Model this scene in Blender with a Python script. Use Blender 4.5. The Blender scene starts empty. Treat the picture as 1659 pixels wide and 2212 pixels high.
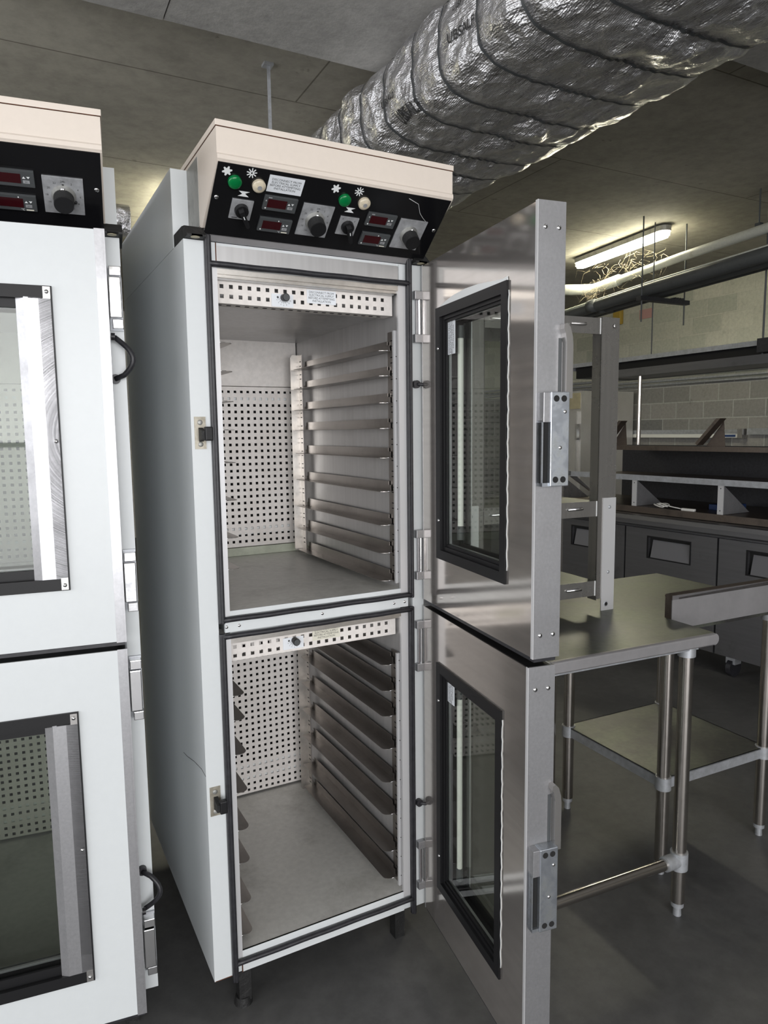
import bpy, bmesh, math, random
from mathutils import Vector, Matrix, noise
random.seed(7)
PI = math.pi
C = bpy.context.scene.collection

# ------------------------------------------------------------------ materials
MATS = {}
def nodes(name):
    m = bpy.data.materials.new(name); m.use_nodes = True
    nt = m.node_tree; b = nt.nodes['Principled BSDF']
    MATS[name] = m
    return m, nt, b
def tex(nt, scale, detail=4, rough=.6, stretch=None, kind='noise'):
    tc = nt.nodes.new('ShaderNodeTexCoord'); mp = nt.nodes.new('ShaderNodeMapping')
    nt.links.new(tc.outputs['Object'], mp.inputs['Vector'])
    if stretch: mp.inputs['Scale'].default_value = stretch
    n = nt.nodes.new('ShaderNodeTexNoise'); n.inputs['Scale'].default_value = scale
    n.inputs['Detail'].default_value = detail; n.inputs['Roughness'].default_value = rough
    nt.links.new(mp.outputs['Vector'], n.inputs['Vector'])
    return n
def ramp(nt, src, stops):
    r = nt.nodes.new('ShaderNodeValToRGB'); e = r.color_ramp.elements
    while len(e) < len(stops): e.new(.5)
    for i, (p, c) in enumerate(stops):
        e[i].position = p; e[i].color = (c[0], c[1], c[2], 1) if not isinstance(c, (int, float)) else (c, c, c, 1)
    nt.links.new(src, r.inputs['Fac'])
    return r
def bump(nt, b, src, strength, dist=.01):
    bp = nt.nodes.new('ShaderNodeBump'); bp.inputs['Strength'].default_value = strength
    bp.inputs['Distance'].default_value = dist
    nt.links.new(src, bp.inputs['Height']); nt.links.new(bp.outputs['Normal'], b.inputs['Normal'])
    return bp
def plain(name, col, rough=.5, metal=0., spec=.5, var=0., vs=8., bmp=0., stretch=None, rvar=0.):
    m, nt, b = nodes(name)
    b.inputs['Base Color'].default_value = (*col, 1); b.inputs['Roughness'].default_value = rough
    b.inputs['Metallic'].default_value = metal; b.inputs['Specular IOR Level'].default_value = spec
    if var or rvar or bmp:
        n = tex(nt, vs, 5, .65, stretch)
        if var:
            lo = tuple(max(0, c*(1-var)) for c in col); hi = tuple(min(1, c*(1+var*.5)) for c in col)
            r = ramp(nt, n.outputs['Fac'], [(.3, lo), (.62, hi)])
            nt.links.new(r.outputs['Color'], b.inputs['Base Color'])
        if rvar:
            r2 = ramp(nt, n.outputs['Fac'], [(.3, max(0.02, rough-rvar)), (.7, rough+rvar)])
            nt.links.new(r2.outputs['Color'], b.inputs['Roughness'])
        if bmp: bump(nt, b, n.outputs['Fac'], bmp)
    return m
def dirty(name, col, dirt, rough=.5, metal=0., scale=3., lo=.55, hi=.75, fine=60., amount=1.0, brush=None, rdirt=None, fv=.12):
    """base colour with irregular stains"""
    m, nt, b = nodes(name)
    b.inputs['Metallic'].default_value = metal; b.inputs['Roughness'].default_value = rough
    n1 = tex(nt, scale, 8, .7); n2 = tex(nt, fine, 3, .6, brush)
    r1 = ramp(nt, n1.outputs['Fac'], [(lo, 0.), (hi, amount)])
    mx = nt.nodes.new('ShaderNodeMixRGB'); mx.inputs['Color1'].default_value = (*col, 1); mx.inputs['Color2'].default_value = (*dirt, 1)
    nt.links.new(r1.outputs['Color'], mx.inputs['Fac'])
    r2 = ramp(nt, n2.outputs['Fac'], [(.3, 1-fv), (.7, 1.0)])
    m2 = nt.nodes.new('ShaderNodeMixRGB'); m2.blend_type = 'MULTIPLY'; m2.inputs['Fac'].default_value = 1
    nt.links.new(mx.outputs['Color'], m2.inputs['Color1']); nt.links.new(r2.outputs['Color'], m2.inputs['Color2'])
    nt.links.new(m2.outputs['Color'], b.inputs['Base Color'])
    if rdirt is not None:
        r3 = ramp(nt, n1.outputs['Fac'], [(lo, rough), (hi, rdirt)])
        nt.links.new(r3.outputs['Color'], b.inputs['Roughness'])
    return m

white = dirty('white_enamel', (.66, .69, .70), (.54, .51, .42), .34, scale=2.2, lo=.66, hi=.9, amount=.3, fv=.02)
cream = dirty('cream_enamel', (.74, .66, .58), (.58, .46, .35), .36, scale=3., lo=.62, hi=.9, amount=.3, fv=.03)
linerm = dirty('stainless_liner', (.56, .555, .555), (.40, .39, .37), .34, metal=.6, scale=3.5, lo=.5, hi=.8, amount=.6, brush=(1, 1, .05), rdirt=.45)
floorpan = dirty('stainless_floor_pan', (.74, .735, .70), (.32, .31, .27), .42, metal=.25, scale=5, lo=.5, hi=.85, amount=.7, rdirt=.55)
steel = dirty('stainless_steel', (.52, .505, .49), (.38, .36, .34), .27, metal=.85, scale=3, lo=.5, hi=.8, amount=.5, brush=(1, 1, .04), rdirt=.36)
mirror_steel = dirty('polished_stainless', (.64, .60, .565), (.54, .49, .45), .11, metal=.84, scale=2.5, lo=.45, hi=.8, amount=.5, brush=(.05, .05, 1), rdirt=.15)
edge_steel = dirty('scuffed_steel', (.46, .46, .475), (.30, .30, .31), .30, metal=.7, scale=7, lo=.4, hi=.75, amount=.7, fine=150, rdirt=.45)
chrome = plain('chrome', (.78, .78, .79), .12, 1., rvar=.06, vs=40)
perfm = dirty('perforated_stainless', (.84, .80, .765), (.58, .52, .46), .5, metal=.15, scale=6, lo=.5, hi=.85, amount=.5)
railm = dirty('rail_steel', (.43, .405, .385), (.28, .26, .24), .30, metal=1, scale=6, lo=.45, hi=.75, amount=.6, brush=(1, .05, 1), rdirt=.42)
uprm = dirty('upright_steel', (.66, .63, .59), (.42, .38, .34), .30, metal=.95, scale=8, lo=.5, hi=.8, amount=.6)
rubber = plain('black_rubber', (.022, .022, .026), .42, var=.4, vs=60)
black = plain('black_plastic', (.010, .010, .011), .45, spec=.3)
blackgloss = plain('black_gloss_panel', (.006, .006, .007), .22)
dark = plain('recess_shade', (.01, .01, .01), .9)  # near-black that paints the shade of slots, holes and gaps
darkgrey = plain('grey_plastic', (.06, .065, .068), .45)
display = plain('red_display', (.035, .004, .006), .15)
greenl = plain('green_lens', (.0, .16, .04), .18)
clearl = plain('clear_lens', (.62, .55, .42), .16, var=.25, vs=90)
whitep = plain('white_print', (.80, .82, .82), .5)
stickerm = plain('sticker_paper', (.76, .79, .83), .4)
stickerc = plain('aged_sticker_paper', (.70, .68, .58), .45)
inkm = plain('black_ink', (.03, .03, .03), .6)
dialplate = plain('dial_plate', (.50, .51, .53), .38, .5, var=.25, vs=50)
rust = plain('rust', (.10, .035, .015), .85, var=.5, vs=60)
legblack = plain('black_leg_paint', (.012, .012, .012), .6, var=.5, vs=40, bmp=.4)
latchm = dirty('worn_latch_metal', (.58, .62, .68), (.30, .31, .30), .30, metal=.9, scale=30, lo=.42, hi=.62, amount=.8, rdirt=.5)
plategrey = dirty('aluminium_rating_plate', (.40, .40, .38), (.10, .10, .09), .45, metal=.5, scale=14, lo=.5, hi=.75, amount=.7)
brownsteel = dirty('brown_tinted_steel', (.20, .165, .14), (.10, .09, .08), .36, metal=.85, scale=5)
fridge_dark = dirty('dark_stainless', (.20, .20, .21), (.13, .13, .135), .36, metal=.8, scale=4, brush=(.05, .05, 1))
galv = dirty('galvanised_steel', (.50, .52, .55), (.32, .32, .33), .45, metal=.5, scale=25, lo=.4, hi=.6, amount=.5)
tableTop = dirty('worn_table_green_reflection', (.10, .097, .095), (.19, .205, .165), .34, metal=.65, scale=4, lo=.42, hi=.64, amount=.9, rdirt=.44, fv=.2)  # greenish patches paint the lit ceiling's reflection into worn, dirty steel
pipewhite = dirty('white_pipe_and_highlight', (.62, .63, .56), (.35, .33, .26), .5, scale=6)
pipedark = dirty('dark_pipe_lagging', (.085, .09, .09), (.05, .05, .045), .45, scale=6)
cableW = plain('white_cable', (.75, .74, .70), .5)
bluep = plain('blue_plastic', (.02, .05, .16), .5)
redlabel = plain('faded_pink_label', (.52, .30, .27), .6)
yellowp = plain('yellow_ochre_plastic', (.45, .30, .05), .6)
webm = plain('cobweb', (.45, .38, .27), .9)
drainm = plain('drain_lip_paint', (.50, .53, .43), .5, var=.3)
alu = plain('aluminium_trim', (.64, .64, .65), .4, .35)
creamdull = plain('dull_cream_panel', (.50, .45, .30), .5, var=.2)
recessgrey = plain('recess_grey_plastic', (.13, .13, .14), .5)
splashm = plain('brushed_splash_steel', (.42, .41, .42), .45, .6, var=.15, vs=6)
catchm = dirty('tarnished_catch_plate', (.46, .43, .36), (.20, .18, .14), .45, metal=.6, scale=30, lo=.4, hi=.7)
fridgem = dirty('bright_fridge_steel', (.72, .71, .69), (.50, .48, .46), .30, metal=.45, scale=1.6, lo=.45, hi=.75, amount=.6, fv=.04)
tubesteel = dirty('table_tube_steel', (.66, .62, .58), (.45, .41, .37), .20, metal=1, scale=9, lo=.5, hi=.75, amount=.6, fv=.05)
tubew = plain('unlit_tube', (.80, .80, .76), .4)

def concrete(name, c1, c2, scale, rough, bmp=.25, cracks=None):
    m, nt, b = nodes(name)
    n1 = tex(nt, scale, 9, .68); n2 = tex(nt, scale*14, 6, .7)
    r1 = ramp(nt, n1.outputs['Fac'], [(.32, c1), (.68, c2)])
    r2 = ramp(nt, n2.outputs['Fac'], [(.3, .72), (.6, 1.)])
    mx = nt.nodes.new('ShaderNodeMixRGB'); mx.blend_type = 'MULTIPLY'; mx.inputs['Fac'].default_value = .8
    nt.links.new(r1.outputs['Color'], mx.inputs['Color1']); nt.links.new(r2.outputs['Color'], mx.inputs['Color2'])
    out = mx.outputs['Color']
    if cracks:
        # panel joints of the formwork
        tc = nt.nodes.new('ShaderNodeTexCoord'); mp = nt.nodes.new('ShaderNodeMapping')
        nt.links.new(tc.outputs['Object'], mp.inputs['Vector'])
        mp.inputs['Location'].default_value = cracks['loc']
        br = nt.nodes.new('ShaderNodeTexBrick'); br.offset = .5; br.inputs['Scale'].default_value = 1
        br.inputs['Brick Width'].default_value = cracks['w']; br.inputs['Row Height'].default_value = cracks['h']
        br.inputs['Mortar Size'].default_value = .006; br.inputs['Mortar Smooth'].default_value = .6
        br.inputs['Color1'].default_value = (1, 1, 1, 1); br.inputs['Color2'].default_value = (.94, .94, .93, 1)
        br.inputs['Mortar'].default_value = (.42, .40, .38, 1)
        nt.links.new(mp.outputs['Vector'], br.inputs['Vector'])
        m3 = nt.nodes.new('ShaderNodeMixRGB'); m3.blend_type = 'MULTIPLY'; m3.inputs['Fac'].default_value = 1
        nt.links.new(out, m3.inputs['Color1']); nt.links.new(br.outputs['Color'], m3.inputs['Color2'])
        out = m3.outputs['Color']
        # dark spots
        n4 = tex(nt, 5.5, 5, .75)
        r4 = ramp(nt, n4.outputs['Fac'], [(.66, 1.), (.72, .55)])
        m4 = nt.nodes.new('ShaderNodeMixRGB'); m4.blend_type = 'MULTIPLY'; m4.inputs['Fac'].default_value = .8
        nt.links.new(out, m4.inputs['Color1']); nt.links.new(r4.outputs['Color'], m4.inputs['Color2'])
        out = m4.outputs['Color']
    nt.links.new(out, b.inputs['Base Color']); b.inputs['Roughness'].default_value = rough
    bump(nt, b, n2.outputs['Fac'], bmp, .004)
    return m
ceilm = concrete('ceiling_concrete', (.31, .292, .245), (.46, .435, .365), .9, .85, .3, dict(loc=(-1.05, .37, 0), w=3.6, h=1.2))
slabm = concrete('slab_concrete', (.36, .352, .335), (.50, .49, .465), 1.6, .9, .6)
floorm = concrete('floor_concrete', (.070, .070, .070), (.135, .134, .131), 1.5, .48, .12)
wallm = concrete('plain_wall', (.55, .54, .49), (.66, .64, .58), 1., .85)

def blockwall():
    m, nt, b = nodes('concrete_block_wall')
    tc = nt.nodes.new('ShaderNodeTexCoord'); sp = nt.nodes.new('ShaderNodeSeparateXYZ'); cb = nt.nodes.new('ShaderNodeCombineXYZ')
    nt.links.new(tc.outputs['Object'], sp.inputs[0]); nt.links.new(sp.outputs['Y'], cb.inputs['X']); nt.links.new(sp.outputs['Z'], cb.inputs['Y'])
    br = nt.nodes.new('ShaderNodeTexBrick'); br.offset = .5; br.inputs['Scale'].default_value = 1
    br.inputs['Brick Width'].default_value = .4; br.inputs['Row Height'].default_value = .2
    br.inputs['Mortar Size'].default_value = .009; br.inputs['Mortar Smooth'].default_value = .4; br.inputs['Bias'].default_value = 0
    br.inputs['Color1'].default_value = (.19, .19, .185, 1); br.inputs['Color2'].default_value = (.31, .30, .285, 1)
    br.inputs['Mortar'].default_value = (.40, .40, .385, 1)
    nt.links.new(cb.outputs[0], br.inputs['Vector'])
    b2 = nt.nodes.new('ShaderNodeTexBrick'); b2.offset = .5
    for k in ('Scale', 'Brick Width', 'Row Height', 'Mortar Size', 'Mortar Smooth', 'Bias'): b2.inputs[k].default_value = br.inputs[k].default_value
    b2.inputs['Color1'].default_value = (.44, .45, .37, 1); b2.inputs['Color2'].default_value = (.62, .61, .51, 1); b2.inputs['Mortar'].default_value = (.56, .56, .47, 1)
    nt.links.new(cb.outputs[0], b2.inputs['Vector'])
    mt = nt.nodes.new('ShaderNodeMath'); mt.operation = 'GREATER_THAN'; mt.inputs[1].default_value = 2.02
    nt.links.new(sp.outputs['Z'], mt.inputs[0])
    mx = nt.nodes.new('ShaderNodeMixRGB'); nt.links.new(mt.outputs[0], mx.inputs['Fac'])
    nt.links.new(br.outputs['Color'], mx.inputs['Color1']); nt.links.new(b2.outputs['Color'], mx.inputs['Color2'])
    n = tex(nt, 30, 6, .7); r = ramp(nt, n.outputs['Fac'], [(.3, .8), (.6, 1.)])
    n3 = tex(nt, 3, 6, .8); r3 = ramp(nt, n3.outputs['Fac'], [(.58, 1.), (.72, .7)])
    for rr in (r, r3):
        m2 = nt.nodes.new('ShaderNodeMixRGB'); m2.blend_type = 'MULTIPLY'; m2.inputs['Fac'].default_value = 1
        nt.links.new(mx.outputs['Color'], m2.inputs['Color1']); nt.links.new(rr.outputs['Color'], m2.inputs['Color2']); mx = m2
    nt.links.new(mx.outputs['Color'], b.inputs['Base Color']); b.inputs['Roughness'].default_value = .85
    ad = nt.nodes.new('ShaderNodeMath'); ad.operation = 'MULTIPLY_ADD'; ad.inputs[1].default_value = -1.2
    nt.links.new(br.outputs['Fac'], ad.inputs[0]); nt.links.new(n.outputs['Fac'], ad.inputs[2])
    bump(nt, b, ad.outputs[0], .5, .006)
    return m
blockm = blockwall()

def foilmat():
    m, nt, b = nodes('foil_insulation')
    b.inputs['Metallic'].default_value = .92; b.inputs['Base Color'].default_value = (.62, .62, .64, 1)
    b.inputs['Roughness'].default_value = .26
    n = tex(nt, 7, 7, .62, (1, .55, 1)); n2 = tex(nt, 2.2, 4, .6)
    tc = nt.nodes.new('ShaderNodeTexCoord')
    w = nt.nodes.new('ShaderNodeTexWave'); w.wave_type = 'BANDS'; w.bands_direction = 'Z'; w.inputs['Scale'].default_value = 45; w.inputs['Distortion'].default_value = .6
    nt.links.new(tc.outputs['Object'], w.inputs['Vector'])
    w2 = nt.nodes.new('ShaderNodeTexWave'); w2.wave_type = 'BANDS'; w2.bands_direction = 'X'; w2.inputs['Scale'].default_value = 45; w2.inputs['Distortion'].default_value = .6
    nt.links.new(tc.outputs['Object'], w2.inputs['Vector'])
    a = nt.nodes.new('ShaderNodeMath'); a.operation = 'ADD'; nt.links.new(w.outputs['Fac'], a.inputs[0]); nt.links.new(w2.outputs['Fac'], a.inputs[1])
    v = nt.nodes.new('ShaderNodeTexVoronoi'); v.feature = 'F1'; v.inputs['Scale'].default_value = 14
    nt.links.new(tc.outputs['Object'], v.inputs['Vector'])
    s1 = nt.nodes.new('ShaderNodeMath'); s1.operation = 'MULTIPLY_ADD'; s1.inputs[1].default_value = .05
    s1.inputs[1].default_value = .012
    nt.links.new(a.outputs[0], s1.inputs[0]); nt.links.new(n.outputs['Fac'], s1.inputs[2])
    s2 = nt.nodes.new('ShaderNodeMath'); s2.operation = 'MULTIPLY_ADD'; s2.inputs[1].default_value = .35
    nt.links.new(v.outputs['Distance'], s2.inputs[0]); nt.links.new(s1.outputs[0], s2.inputs[2])
    bump(nt, b, s2.outputs[0], 1., .06)
    r = ramp(nt, n2.outputs['Fac'], [(.35, (.80, .80, .82)), (.65, (.96, .96, .98))])
    nt.links.new(r.outputs['Color'], b.inputs['Base Color'])
    return m
foilm = foilmat()

def glassmat():
    m, nt, b = nodes('window_glass')
    nt.nodes.remove(b); out = nt.nodes['Material Output']
    t = nt.nodes.new('ShaderNodeBsdfTransparent'); t.inputs['Color'].default_value = (.93, .95, .93, 1)
    g = nt.nodes.new('ShaderNodeBsdfGlossy'); g.inputs['Roughness'].default_value = .02
    f = nt.nodes.new('ShaderNodeFresnel'); f.inputs['IOR'].default_value = 1.5
    ge = nt.nodes.new('ShaderNodeNewGeometry'); iv = nt.nodes.new('ShaderNodeMath'); iv.operation = 'SUBTRACT'; iv.inputs[0].default_value = 1
    ml = nt.nodes.new('ShaderNodeMath'); ml.operation = 'MULTIPLY'
    nt.links.new(ge.outputs['Backfacing'], iv.inputs[1]); nt.links.new(iv.outputs[0], ml.inputs[0]); nt.links.new(f.outputs[0], ml.inputs[1])
    mx = nt.nodes.new('ShaderNodeMixShader')
    nt.links.new(ml.outputs[0], mx.inputs[0]); nt.links.new(t.outputs[0], mx.inputs[1]); nt.links.new(g.outputs[0], mx.inputs[2])
    nt.links.new(mx.outputs[0], out.inputs['Surface'])
    return m
glassm = glassmat()
def emis(name, col, s):
    m, nt, b = nodes(name)
    b.inputs['Emission Color'].default_value = (*col, 1); b.inputs['Emission Strength'].default_value = s
    b.inputs['Base Color'].default_value = (.8, .8, .8, 1)
    return m
lampm = emis('lit_diffuser', (1., .95, .72), 38.)
lampw = emis('added_fill_diffuser', (1., .97, .86), 18.)

# ------------------------------------------------------------------ mesh helpers
class MB:
    def __init__(s): s.v = []; s.f = []; s.m = []; s.mats = []; s.sm = []
    def mi(s, m):
        if m not in s.mats: s.mats.append(m)
        return s.mats.index(m)
    def add(s, vs, fs, m, smooth=False, M=None):
        o = len(s.v); i = s.mi(m)
        for v in vs:
            v = Vector(v)
            if M is not None: v = M @ v
            s.v.append(v)
        for f in fs: s.f.append([a+o for a in f]); s.m.append(i); s.sm.append(smooth)
        return s
    def box(s, x0, x1, y0, y1, z0, z1, m, bev=0., M=None):
        if bev <= 0:
            vs = [(x0,y0,z0),(x1,y0,z0),(x1,y1,z0),(x0,y1,z0),(x0,y0,z1),(x1,y0,z1),(x1,y1,z1),(x0,y1,z1)]
            return s.add(vs, [(0,3,2,1),(4,5,6,7),(0,1,5,4),(1,2,6,5),(2,3,7,6),(3,0,4,7)], m, False, M)
        bm = bmesh.new(); bmesh.ops.create_cube(bm, size=1)
        for v in bm.verts: v.co = Vector(((x0+x1)/2+v.co.x*(x1-x0), (y0+y1)/2+v.co.y*(y1-y0), (z0+z1)/2+v.co.z*(z1-z0)))
        bmesh.ops.bevel(bm, geom=bm.edges[:], offset=bev, segments=2, affect='EDGES', profile=.6)
        return s.bm(bm, m, M)
    def bm(s, bm, m, M=None, smooth=False):
        bm.verts.ensure_lookup_table()
        s.add([v.co.copy() for v in bm.verts], [[v.index for v in f.verts] for f in bm.faces], m, smooth, M); bm.free(); return s
    def prism(s, poly, ax, a, b, m, M=None, smooth=False):
        """poly of 2-tuples in the two other axes (cyclic order), extruded along ax"""
        n = len(poly)
        def P(p, t):
            if ax == 'x': return (t, p[0], p[1])
            if ax == 'y': return (p[0], t, p[1])
            return (p[0], p[1], t)
        vs = [P(p, a) for p in poly] + [P(p, b) for p in poly]
        fs = [list(range(n)), list(range(2*n-1, n-1, -1))] + [(i, i+n, (i+1) % n+n, (i+1) % n) for i in range(n)]
        return s.add(vs, fs, m, smooth, M)
    def cyl(s, p0, p1, r, m, n=16, r2=None, M=None, cap=True):
        p0, p1 = Vector(p0), Vector(p1); r2 = r if r2 is None else r2
        d = (p1-p0).normalized(); u = d.orthogonal().normalized(); w = d.cross(u)
        o = len(s.v); vs = []
        for p, rr in ((p0, r), (p1, r2)):
            for i in range(n):
                t = 2*PI*i/n; vs.append(p+(u*math.cos(t)+w*math.sin(t))*rr)
        s.add(vs, [(i, (i+1) % n, (i+1) % n+n, i+n) for i in range(n)], m, True, M)
        if cap:
            s.add([vs[i] for i in range(n)], [list(range(n-1, -1, -1))], m, False, M)
            s.add([vs[i+n] for i in range(n)], [list(range(n))], m, False, M)
        return s
    def tube(s, pts, r, m, n=8, M=None, closed=False):
        pts = [Vector(p) for p in pts]; L = len(pts); vs = []; up = None
        for i, p in enumerate(pts):
            a = pts[(i-1) % L] if (closed or i > 0) else p; b = pts[(i+1) % L] if (closed or i < L-1) else p
            d = (b-a).normalized()
            if up is None: up = d.orthogonal().normalized()
            up = (up-d*up.dot(d)).normalized(); w = d.cross(up)
            rr = r[i] if isinstance(r, (list, tuple)) else r
            for k in range(n):
                t = 2*PI*k/n; vs.append(p+(up*math.cos(t)+w*math.sin(t))*rr)
        fs = []
        for i in range(L if closed else L-1):
            j = (i+1) % L
            for k in range(n): fs.append((i*n+k, i*n+(k+1) % n, j*n+(k+1) % n, j*n+k))
        if not closed: fs += [list(range(n-1, -1, -1)), [(L-1)*n+k for k in range(n)]]
        return s.add(vs, fs, m, True, M)
    def dome(s, c, r, h, m, n=14, M=None, axis=(0, 0, 1)):
        """low dome on a surface: c centre, axis outwards"""
        ax = Vector(axis).normalized(); u = ax.orthogonal().normalized(); w = ax.cross(u); c = Vector(c); vs = []; fs = []
        R = 5
        for i in range(R):
            a = (PI/2)*i/R
            for k in range(n):
                t = 2*PI*k/n; vs.append(c+(u*math.cos(t)+w*math.sin(t))*r*math.cos(a)+ax*h*math.sin(a))
        vs.append(c+ax*h)
        for i in range(R-1):
            for k in range(n): fs.append((i*n+k, i*n+(k+1) % n, (i+1)*n+(k+1) % n, (i+1)*n+k))
        for k in range(n): fs.append(((R-1)*n+k, (R-1)*n+(k+1) % n, R*n))
        return s.add(vs, fs, m, True, M)
    def frame(s, x0, x1, z0, z1, y0, y1, w, m, M=None):
        """rectangular ring in xz with bar width w"""
        s.box(x0, x1, y0, y1, z1-w, z1, m, M=M); s.box(x0, x1, y0, y1, z0, z0+w, m, M=M)
        s.box(x0, x0+w, y0, y1, z0+w, z1-w, m, M=M); s.box(x1-w, x1, y0, y1, z0+w, z1-w, m, M=M)
        return s
    def perf(s, x0, x1, z0, z1, y, t, m, pitch=.0225, hole=.0092, offx=None, offz=None):
        """plate facing -y punched with a grid of square holes"""
        nx = int((x1-x0-.003)/pitch+1e-6); nz = int((z1-z0-.003)/pitch+1e-6)
        ox = x0+((x1-x0)-(nx-1)*pitch)/2 if offx is None else offx
        oz = z0+((z1-z0)-(nz-1)*pitch)/2 if offz is None else offz
        xs = [x0]; zs = [z0]
        for i in range(nx): xs += [ox+i*pitch-hole/2, ox+i*pitch+hole/2]
        for i in range(nz): zs += [oz+i*pitch-hole/2, oz+i*pitch+hole/2]
        xs.append(x1); zs.append(z1)
        X, Z = len(xs), len(zs)
        vs = [(x, y, z) for z in zs for x in xs]+[(x, y+t, z) for z in zs for x in xs]; fs = []; o = X*Z
        hol = lambda i, j: i % 2 == 1 and j % 2 == 1 and i < X-2 and j < Z-2
        for j in range(Z-1):
            for i in range(X-1):
                a, b, c, d = j*X+i, j*X+i+1, (j+1)*X+i+1, (j+1)*X+i
                if hol(i, j):
                    fs += [(a, a+o, b+o, b), (b, b+o, c+o, c), (c, c+o, d+o, d), (d, d+o, a+o, a)]
                else:
                    fs += [(a, b, c, d), (a+o, d+o, c+o, b+o)]
        return s.add(vs, fs, m)
    def text(s, txt, size, m, M, lines=None, align='CENTER', bold=False):
        cu = bpy.data.curves.new('t', 'FONT'); cu.body = txt; cu.size = size; cu.align_x = align; cu.align_y = 'CENTER'
        cu.space_line = .95
        if bold: cu.offset = size*.02
        cu.resolution_u = 2
        ob = bpy.data.objects.new('t', cu); C.objects.link(ob)
        dg = bpy.context.evaluated_depsgraph_get(); dg.update()
        me = ob.evaluated_get(dg).to_mesh()
        s.add([v.co.copy() for v in me.vertices], [list(p.vertices) for p in me.polygons], m, False, M)
        ob.evaluated_get(dg).to_mesh_clear(); bpy.data.objects.remove(ob); bpy.data.curves.remove(cu)
        return s
    def build(s, name, parent=None, loc=(0, 0, 0), rotz=0.):
        me = bpy.data.meshes.new(name); me.from_pydata([tuple(v) for v in s.v], [], s.f)
        for m in s.mats: me.materials.append(m)
        me.polygons.foreach_set('material_index', s.m); me.polygons.foreach_set('use_smooth', s.sm)
        me.update()
        o = bpy.data.objects.new(name, me); C.objects.link(o); o.location = loc; o.rotation_euler = (0, 0, rotz)
        if parent: o.parent = parent
        return o
def thing(name, label, cat, loc=(0, 0, 0), rotz=0., group=None):
    o = bpy.data.objects.new(name, None); C.objects.link(o); o.location = loc; o.rotation_euler = (0, 0, rotz)
    o.empty_display_size = .05
    o['label'] = label; o['category'] = cat
    if group: o['group'] = group
    return o
def tag(o, label, cat, group=None):
    o['label'] = label; o['category'] = cat
    if group: o['group'] = group
    return o
def struct(o): o['kind'] = 'structure'; return o
def arc(cx, cy, r, a0, a1, n=5):
    return [(cx+r*math.cos(math.radians(a0+(a1-a0)*i/n)), cy+r*math.sin(math.radians(a0+(a1-a0)*i/n))) for i in range(n+1)]

# ------------------------------------------------------------------ the room
RZ = math.radians(-1.0)
CEIL = 3.2
X0, X1, Y0, Y1 = -3.8, 7.0, -6.0, 9.0
struct(MB().box(X0, X1, Y0, Y1, -.1, 0, floorm).build('floor', rotz=RZ))
struct(MB().box(X0, X1, Y0, Y1, CEIL, CEIL+.1, ceilm).build('ceiling', rotz=RZ))
struct(MB().box(X1, X1+.2, Y0, Y1, 0, CEIL, blockm).build('wall_right', rotz=RZ))
struct(MB().box(X0, X1, Y1, Y1+.2, 0, CEIL, wallm).build('wall_back', rotz=RZ))
LY0, LY1, LZ0, LZ1 = -4.4, 3.4, .9, 2.95
struct(MB().box(X0-.2, X0, Y0, LY0, 0, CEIL, wallm).box(X0-.2, X0, LY1, Y1, 0, CEIL, wallm).box(X0-.2, X0, LY0, LY1, 0, LZ0, wallm).box(X0-.2, X0, LY0, LY1, LZ1, CEIL, wallm).build('wall_left', rotz=RZ))
wf = MB()
for k in range(4):
    yk = LY0+(LY1-LY0)*k/3; wf.box(X0-.12, X0-.06, yk-.03, yk+.03, LZ0, LZ1, steel)
wf.box(X0-.12, X0-.06, LY0, LY1, LZ0, LZ0+.05, steel).box(X0-.12, X0-.06, LY0, LY1, LZ1-.05, LZ1, steel)
struct(wf.build('window_1', rotz=RZ))
OX0, OX1, OZ = -3.4, 1.6, 2.9
w = MB().box(X0, OX0, Y0-.2, Y0, 0, CEIL, wallm).box(OX1, X1, Y0-.2, Y0, 0, CEIL, wallm).box(OX0, OX1, Y0-.2, Y0, OZ, CEIL, wallm)
struct(w.build('wall_front', rotz=RZ))
struct(MB().box(OX0, OX0+.06, Y0-.22, Y0+.02, 0, OZ, steel).box(OX1-.06, OX1, Y0-.22, Y0+.02, 0, OZ, steel).box(OX0, OX1, Y0-.22, Y0+.02, OZ-.06, OZ, steel).build('door_1', rotz=RZ))
# dropped concrete slabs of the ceiling, nearer the opening
struct(MB().box(.26, 2.15, Y0, 1.385, 3.10, CEIL, slabm).build('trim_1', rotz=RZ))
struct(MB().box(X0, .255, Y0, 1.385, 3.098, CEIL, slabm).build('trim_2', rotz=RZ))
struct(MB().box(2.15, X1, Y0, .60, 3.10, CEIL, slabm).build('trim_3', rotz=RZ))

# ------------------------------------------------------------------ the two retarder cabinets
W, D = .62, .86
ZB, ZT = .113, 1.913
WARN = 'DISCONNECT FROM\nELECTRICAL SUPPLY\nBEFORE ATTEMPTING\nINSTALLATION'
RU = [1.695, 1.629, 1.558, 1.490, 1.411, 1.320, 1.228, 1.151, 1.074]
RLL = [.830, .766, .676, .575, .474, .384, .274, .186]
RL = [.835, .760, .686, .590, .491, .394, .282, .199]
P0 = Vector((0, -.15, 2.036)); PD = Vector((0, .135, -.111)).normalized()
PM = Matrix(((1, 0, 0, P0.x), (0, -PD.y, -PD.z*-1 if False else 0, 0), (0, 0, 0, 0), (0, 0, 0, 1)))
def panelM(u, w_, lift=0.):
    """frame on the sloping panel: X right, Y up the slope, Z outwards"""
    up = -PD; n = Vector((1, 0, 0)).cross(up).normalized()
    o = P0+Vector((u, 0, 0))+PD*w_+n*lift
    return Matrix(((1, up.x, n.x, o.x), (0, up.y, n.y, o.y), (0, up.z, n.z, o.z), (0, 0, 0, 1)))
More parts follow.
